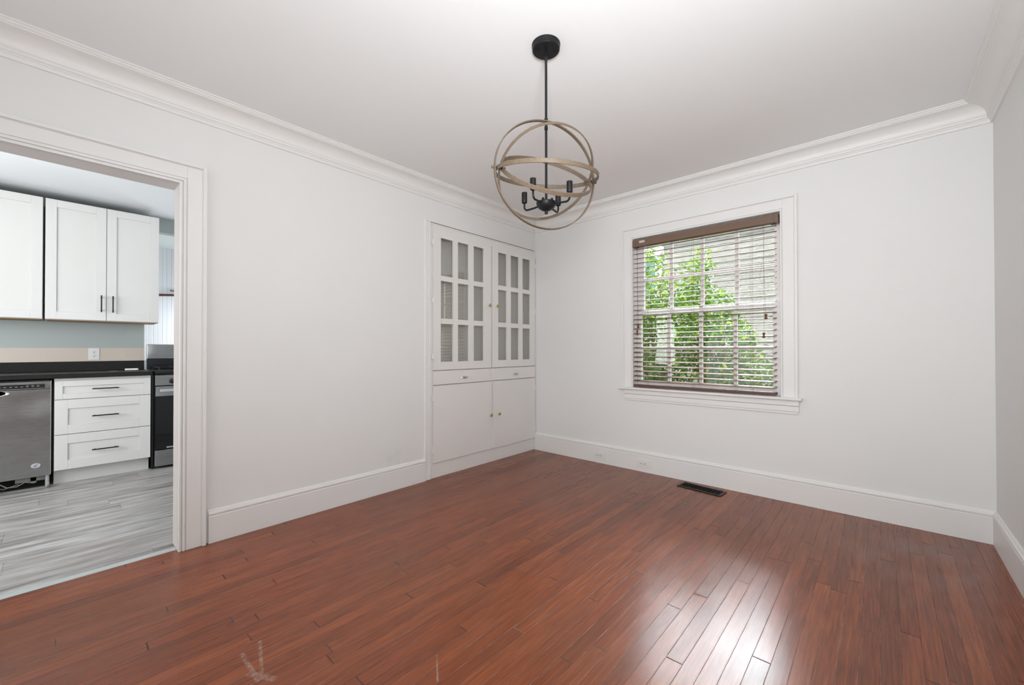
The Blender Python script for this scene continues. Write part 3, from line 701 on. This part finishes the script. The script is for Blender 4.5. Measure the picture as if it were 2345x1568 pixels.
vobj('frame', B((-HL, HL, -HW, -HW+.017, .0005, .007), (-HL, HL, HW-.017, HW, .0005, .007), (-HL, -HL+.020, -HW+.017, HW-.017, .0005, .007), (HL-.020, HL, -HW+.017, HW-.017, .0005, .007)), M['vent'], bevel=.0025)
vobj('duct_shade_sheet', B((-HL+.01, HL-.01, -HW+.01, HW-.01, .0003, .0012)), M['shade_black'])  # near-black backing sheet standing in for the unlit duct below
bm = bmesh.new()
for i in range(9):
    cx = -.128+i*.032
    for cy, sg in ((-.023, 1), (.023, -1)):
        pts = []
        for k_ in range(14):
            a = k_/13*1.6*PI+(0 if i % 2 else PI*.7); rr = .019-.011*k_/13
            pts.append((cx+rr*math.cos(a), cy+sg*rr*math.sin(a), .0045))
        tube(bm, pts, .0022, 5)
    tube(bm, [(cx-.016, 0, .0045), (cx, .008 if i % 2 else -.008, .0045), (cx+.016, 0, .0045)], .0024, 5)
for y in (-.046, .046): tube(bm, [(-.15, y, .004), (.15, y, .004)], .002, 5)
vobj('scrollwork', bm, M['vent'])

# ------------------------------------------------------------ chandelier
CC = Vector((1.7237, -2.0544, 1.9265)); CX, CYc = 1.7245, -2.0555
t = thing('orb_chandelier', (CX, CYc, 1.74), 'orb chandelier of four wood-look rings around four black sockets', 'chandelier')
cn = obj('canopy', L([(.0665, ZC), (.0665, ZC-.006), (.064, ZC-.010), (.064, ZC-.024), (.060, ZC-.028), (.006, ZC-.029)][::-1], (CX, CYc, 0), 'Z', 40), M['black'], t, smooth=True)
for a in (R(42+8), R(222+8)):
    obj('screw', L([(.0045, ZC-.036), (.0045, ZC-.026)], (CX+.040*math.cos(a), CYc+.040*math.sin(a), 0), 'Z', 10), M['black'], cn)
obj('rod', L([(.0058, 1.795), (.0058, 2.136), (.0082, 2.138), (.0082, 2.150), (.0066, 2.154), (.0066, 2.176), (.0082, 2.180), (.0082, 2.190), (.0058, 2.193), (.0058, 2.462), (.0085, 2.466), (.0085, 2.480), (.006, 2.500), (.006, ZC-.028)], (CX, CYc, 0), 'Z', 16), M['black'], t, smooth=True)
hub = obj('hub', L([(.004, 1.743), (.0075, 1.744), (.0075, 1.757), (.010, 1.758), (.024, 1.763), (.038, 1.773), (.0455, 1.787), (.0465, 1.797), (.010, 1.799), (.0058, 1.803)], (CX, CYc, 0), 'Z', 32), M['black'], t, smooth=True)
Ax = Vector((math.cos(1.0717), math.sin(1.0717), 0)); Zb = Vector((0, 0, 1)); Cc = Ax.cross(Zb)
def ring(r, th, wd=.019, tk=.0055, n=120):
    d = Zb*math.cos(th)+Cc*math.sin(th); nn = Ax.cross(d); bm = bmesh.new(); uvl = bm.loops.layers.uv.new('uv')
    cs = [(-tk/2, -wd/2+.0015), (-tk/2, wd/2-.0015), (-tk/2+.0012, wd/2), (tk/2-.0012, wd/2), (tk/2, wd/2-.0015), (tk/2, -wd/2+.0015), (tk/2-.0012, -wd/2), (-tk/2+.0012, -wd/2)]
    rings = []
    for i in range(n):
        a = 2*PI*i/n; e = Ax*math.cos(a)+d*math.sin(a)
        rings.append([bm.verts.new(CC+e*(r+p)+nn*q) for p, q in cs])
    for i in range(n):
        A_, B_ = rings[i], rings[(i+1) % n]
        for k_ in range(8):
            fc = bm.faces.new((A_[k_], B_[k_], B_[(k_+1) % 8], A_[(k_+1) % 8]))
            for lp, (uu, vv) in zip(fc.loops, ((i, k_), (i+1, k_), (i+1, k_+1), (i, k_+1))): lp[uvl].uv = (vv/8, uu/n*6)
    return bm
def pin(p, q, r, parent):
    p, q = Vector(p), Vector(q); d = (q-p).normalized()
    obj('pin', T([p, p+(q-p)*.6, q], [r*.75, r, r], 12), M['ring'], parent)
rs = [obj('ring', ring(*a), M['ring'], t, smooth=True) for a in ((.2516, -.0025), (.2266, .8213), (.2401, 1.7511), (.2187, 2.3083))]
for s_ in (-1, 1):
    pin(CC+Ax*s_*.252, CC+Ax*s_*.266, .0065, rs[0])
    pin(CC+Ax*s_*.214, CC+Ax*s_*.202, .0065, rs[3])
    obj('axle', T([CC+Ax*s_*.2187, CC+Ax*s_*.2516], .003, 8), M['black'], rs[2])
rt2 = Vector((math.cos(yw), math.sin(yw), 0)); fw2 = Vector((-math.sin(yw), math.cos(yw), 0))
for u_, w_ in ((-.067, -.100), (.100, -.067), (-.100, .067), (.067, .100)):
    dv = rt2*u_+fw2*w_; c0 = Vector((CX, CYc, 0)); e = dv.normalized(); R_ = .120
    pts = [c0+e*.030+Vector((0, 0, 1.790)), c0+e*.060+Vector((0, 0, 1.784)), c0+e*(R_-.018)+Vector((0, 0, 1.781))]
    for i in range(1, 7):
        a = i/6*PI/2; pts.append(c0+e*(R_-.018+.018*math.sin(a))+Vector((0, 0, 1.781+.018*(1-math.cos(a)))))
    pts.append(c0+e*R_+Vector((0, 0, 1.826)))
    ar = obj('arm', T(pts, .0045, 10), M['black'], t, smooth=True)
    p = c0+e*R_
    obj('socket', L([(.006, 1.815), (.0125, 1.819), (.0135, 1.823), (.0135, 1.868), (.0115, 1.8695), (.0105, 1.850)], (p.x, p.y, 0), 'Z', 20), M['black'], ar, smooth=True)
    q = c0+e*.030; obj('thumb_nut', L([(.006, 1.795), (.006, 1.808), (.004, 1.812)], (q.x, q.y, 0), 'Z', 12), M['black'], ar, smooth=True)

# ------------------------------------------------------------ outside
sstruct('ground_outside', B((-8, 12, .16, 12, -.5, -.35)), M['soil'], 'shaded ground outside the window', 'ground')
NY = 4.0
nb = thing('neighbouring_house', (0, NY+.5, -.35), 'pale weathered clapboard house close outside the window', 'house')
bm = bmesh.new()
for i in range(34):
    z = -.35+i*.105
    vs = [(xx, NY+dy, z+dz) for xx in (-5, 12) for dy, dz in ((.012, 0), (-.010, 0), (.008, .107))]
    v = [bm.verts.new(c) for c in vs]
    for f_ in ((0, 1, 2), (3, 5, 4), (1, 4, 5, 2), (0, 3, 4, 1), (0, 2, 5, 3)): bm.faces.new([v[q] for q in f_])
obj('siding', bm, M['siding'], nb)
obj('wall', B((-5, 12, NY+.012, NY+.2, -.35, 3.2)), M['siding'], nb)
obj('eave', B((-5, 12, NY-.16, NY+.2, 3.235, 3.30), (-5, 12, NY-.03, NY+.012, 3.13, 3.235)), M['sash'], nb)
hw = obj('window_trim', B((-.78, -.66, NY-.04, NY, 2.1, 3.1), (-.28, -.16, NY-.04, NY, 2.1, 3.1), (-.82, -.12, NY-.05, NY, 2.86, 3.02)), M['sash'], nb)
obj('window_shade', B((-.66, -.28, NY-.015, NY, 2.1, 2.87)), M['teal'], hw)

bush = thing('camellia_bush', (1.1, 1.7, -.35), 'leafy green shrub filling the view outside the lower window', 'bush')
def top_at(x):
    P_ = [(-.6, 1.7), (.3, 2.02), (.62, 2.10), (.80, 2.14), (1.0, 1.93), (1.15, 1.86), (1.35, 1.98), (1.52, 1.84), (1.64, 1.68), (1.72, 1.50), (1.85, 1.30), (1.98, 1.05), (2.12, .85), (2.3, .3)]
    for (a, b), (c, d) in zip(P_, P_[1:]):
        if a <= x <= c: return b+(d-b)*(x-a)/(c-a)
    return -1
bm = bmesh.new(); cnt = 0
rnd = random.Random(3)
def leafq(p, nrm, s_):
    nrm = nrm.normalized(); a = nrm.orthogonal().normalized(); a = (Matrix.Rotation(rnd.uniform(0, 2*PI), 3, nrm) @ a); b = nrm.cross(a)
    L_, w_ = s_, s_*.26
    pts = [(-.5*L_, 0, 0), (-.15*L_, w_, .12*w_*4), (.25*L_, w_*.8, .10*w_*4), (.5*L_, 0, -.1*L_), (.25*L_, -w_*.8, .10*w_*4), (-.15*L_, -w_, .12*w_*4), (0, 0, 0)]
    v = [bm.verts.new(p+a*x+b*y+nrm*z) for x, y, z in pts]
    for f_ in ((0, 6, 1), (1, 6, 2), (2, 6, 3), (3, 6, 4), (4, 6, 5), (5, 6, 0)): bm.faces.new([v[q] for q in f_])
while cnt < 21000:
    x = rnd.uniform(-.6, 2.3); y = rnd.uniform(1.0, 2.3); z = rnd.uniform(-.2, 2.35)
    q = Vector((x, y, z)); tp = top_at(x+.12*(y-1.5))
    edge = tp+.20*noise.noise(q*4.0)-.22*abs(y-1.5)
    if z > edge: continue
    if noise.noise(q*3.6+Vector((5, 1, 2))) < -.18 and rnd.random() < .85: continue
    if y > 1.55 and rnd.random() < .45: continue
    leafq(q, Vector((rnd.gauss(0, .6), -.45+rnd.gauss(0, .5), .75+rnd.gauss(0, .4))), rnd.uniform(.042, .078)); cnt += 1
for cx, cz, n_ in ((.84, 2.2, 45), (1.34, 2.12, 60), (.68, 2.25, 60), (1.18, 2.02, 50), (1.30, 1.95, 60)):
    for i in range(n_):
        q = Vector((cx+rnd.gauss(0, .06), 1.45+rnd.gauss(0, .08), cz+rnd.gauss(0, .09)))
        leafq(q, Vector((rnd.gauss(0, .6), -.3+rnd.gauss(0, .5), .8)), rnd.uniform(.05, .085))
obj('foliage', bm, M['leaf'], bush, at=(1.1, 1.7, -.35))
bm = bmesh.new()
for i in range(14):
    x0 = rnd.uniform(.5, 1.6); x1 = x0+rnd.uniform(-.4, .4); z1 = min(1.9, top_at(x1)-.1)
    tube(bm, [(x0, 1.6, -.36), (x0+.3*(x1-x0)+rnd.uniform(-.05, .05), 1.5+rnd.uniform(-.2, .2), .4), (x1, 1.5+rnd.uniform(-.3, .3), z1)], [.022, .014, .005], 6)
obj('stems', bm, M['bark'], bush)
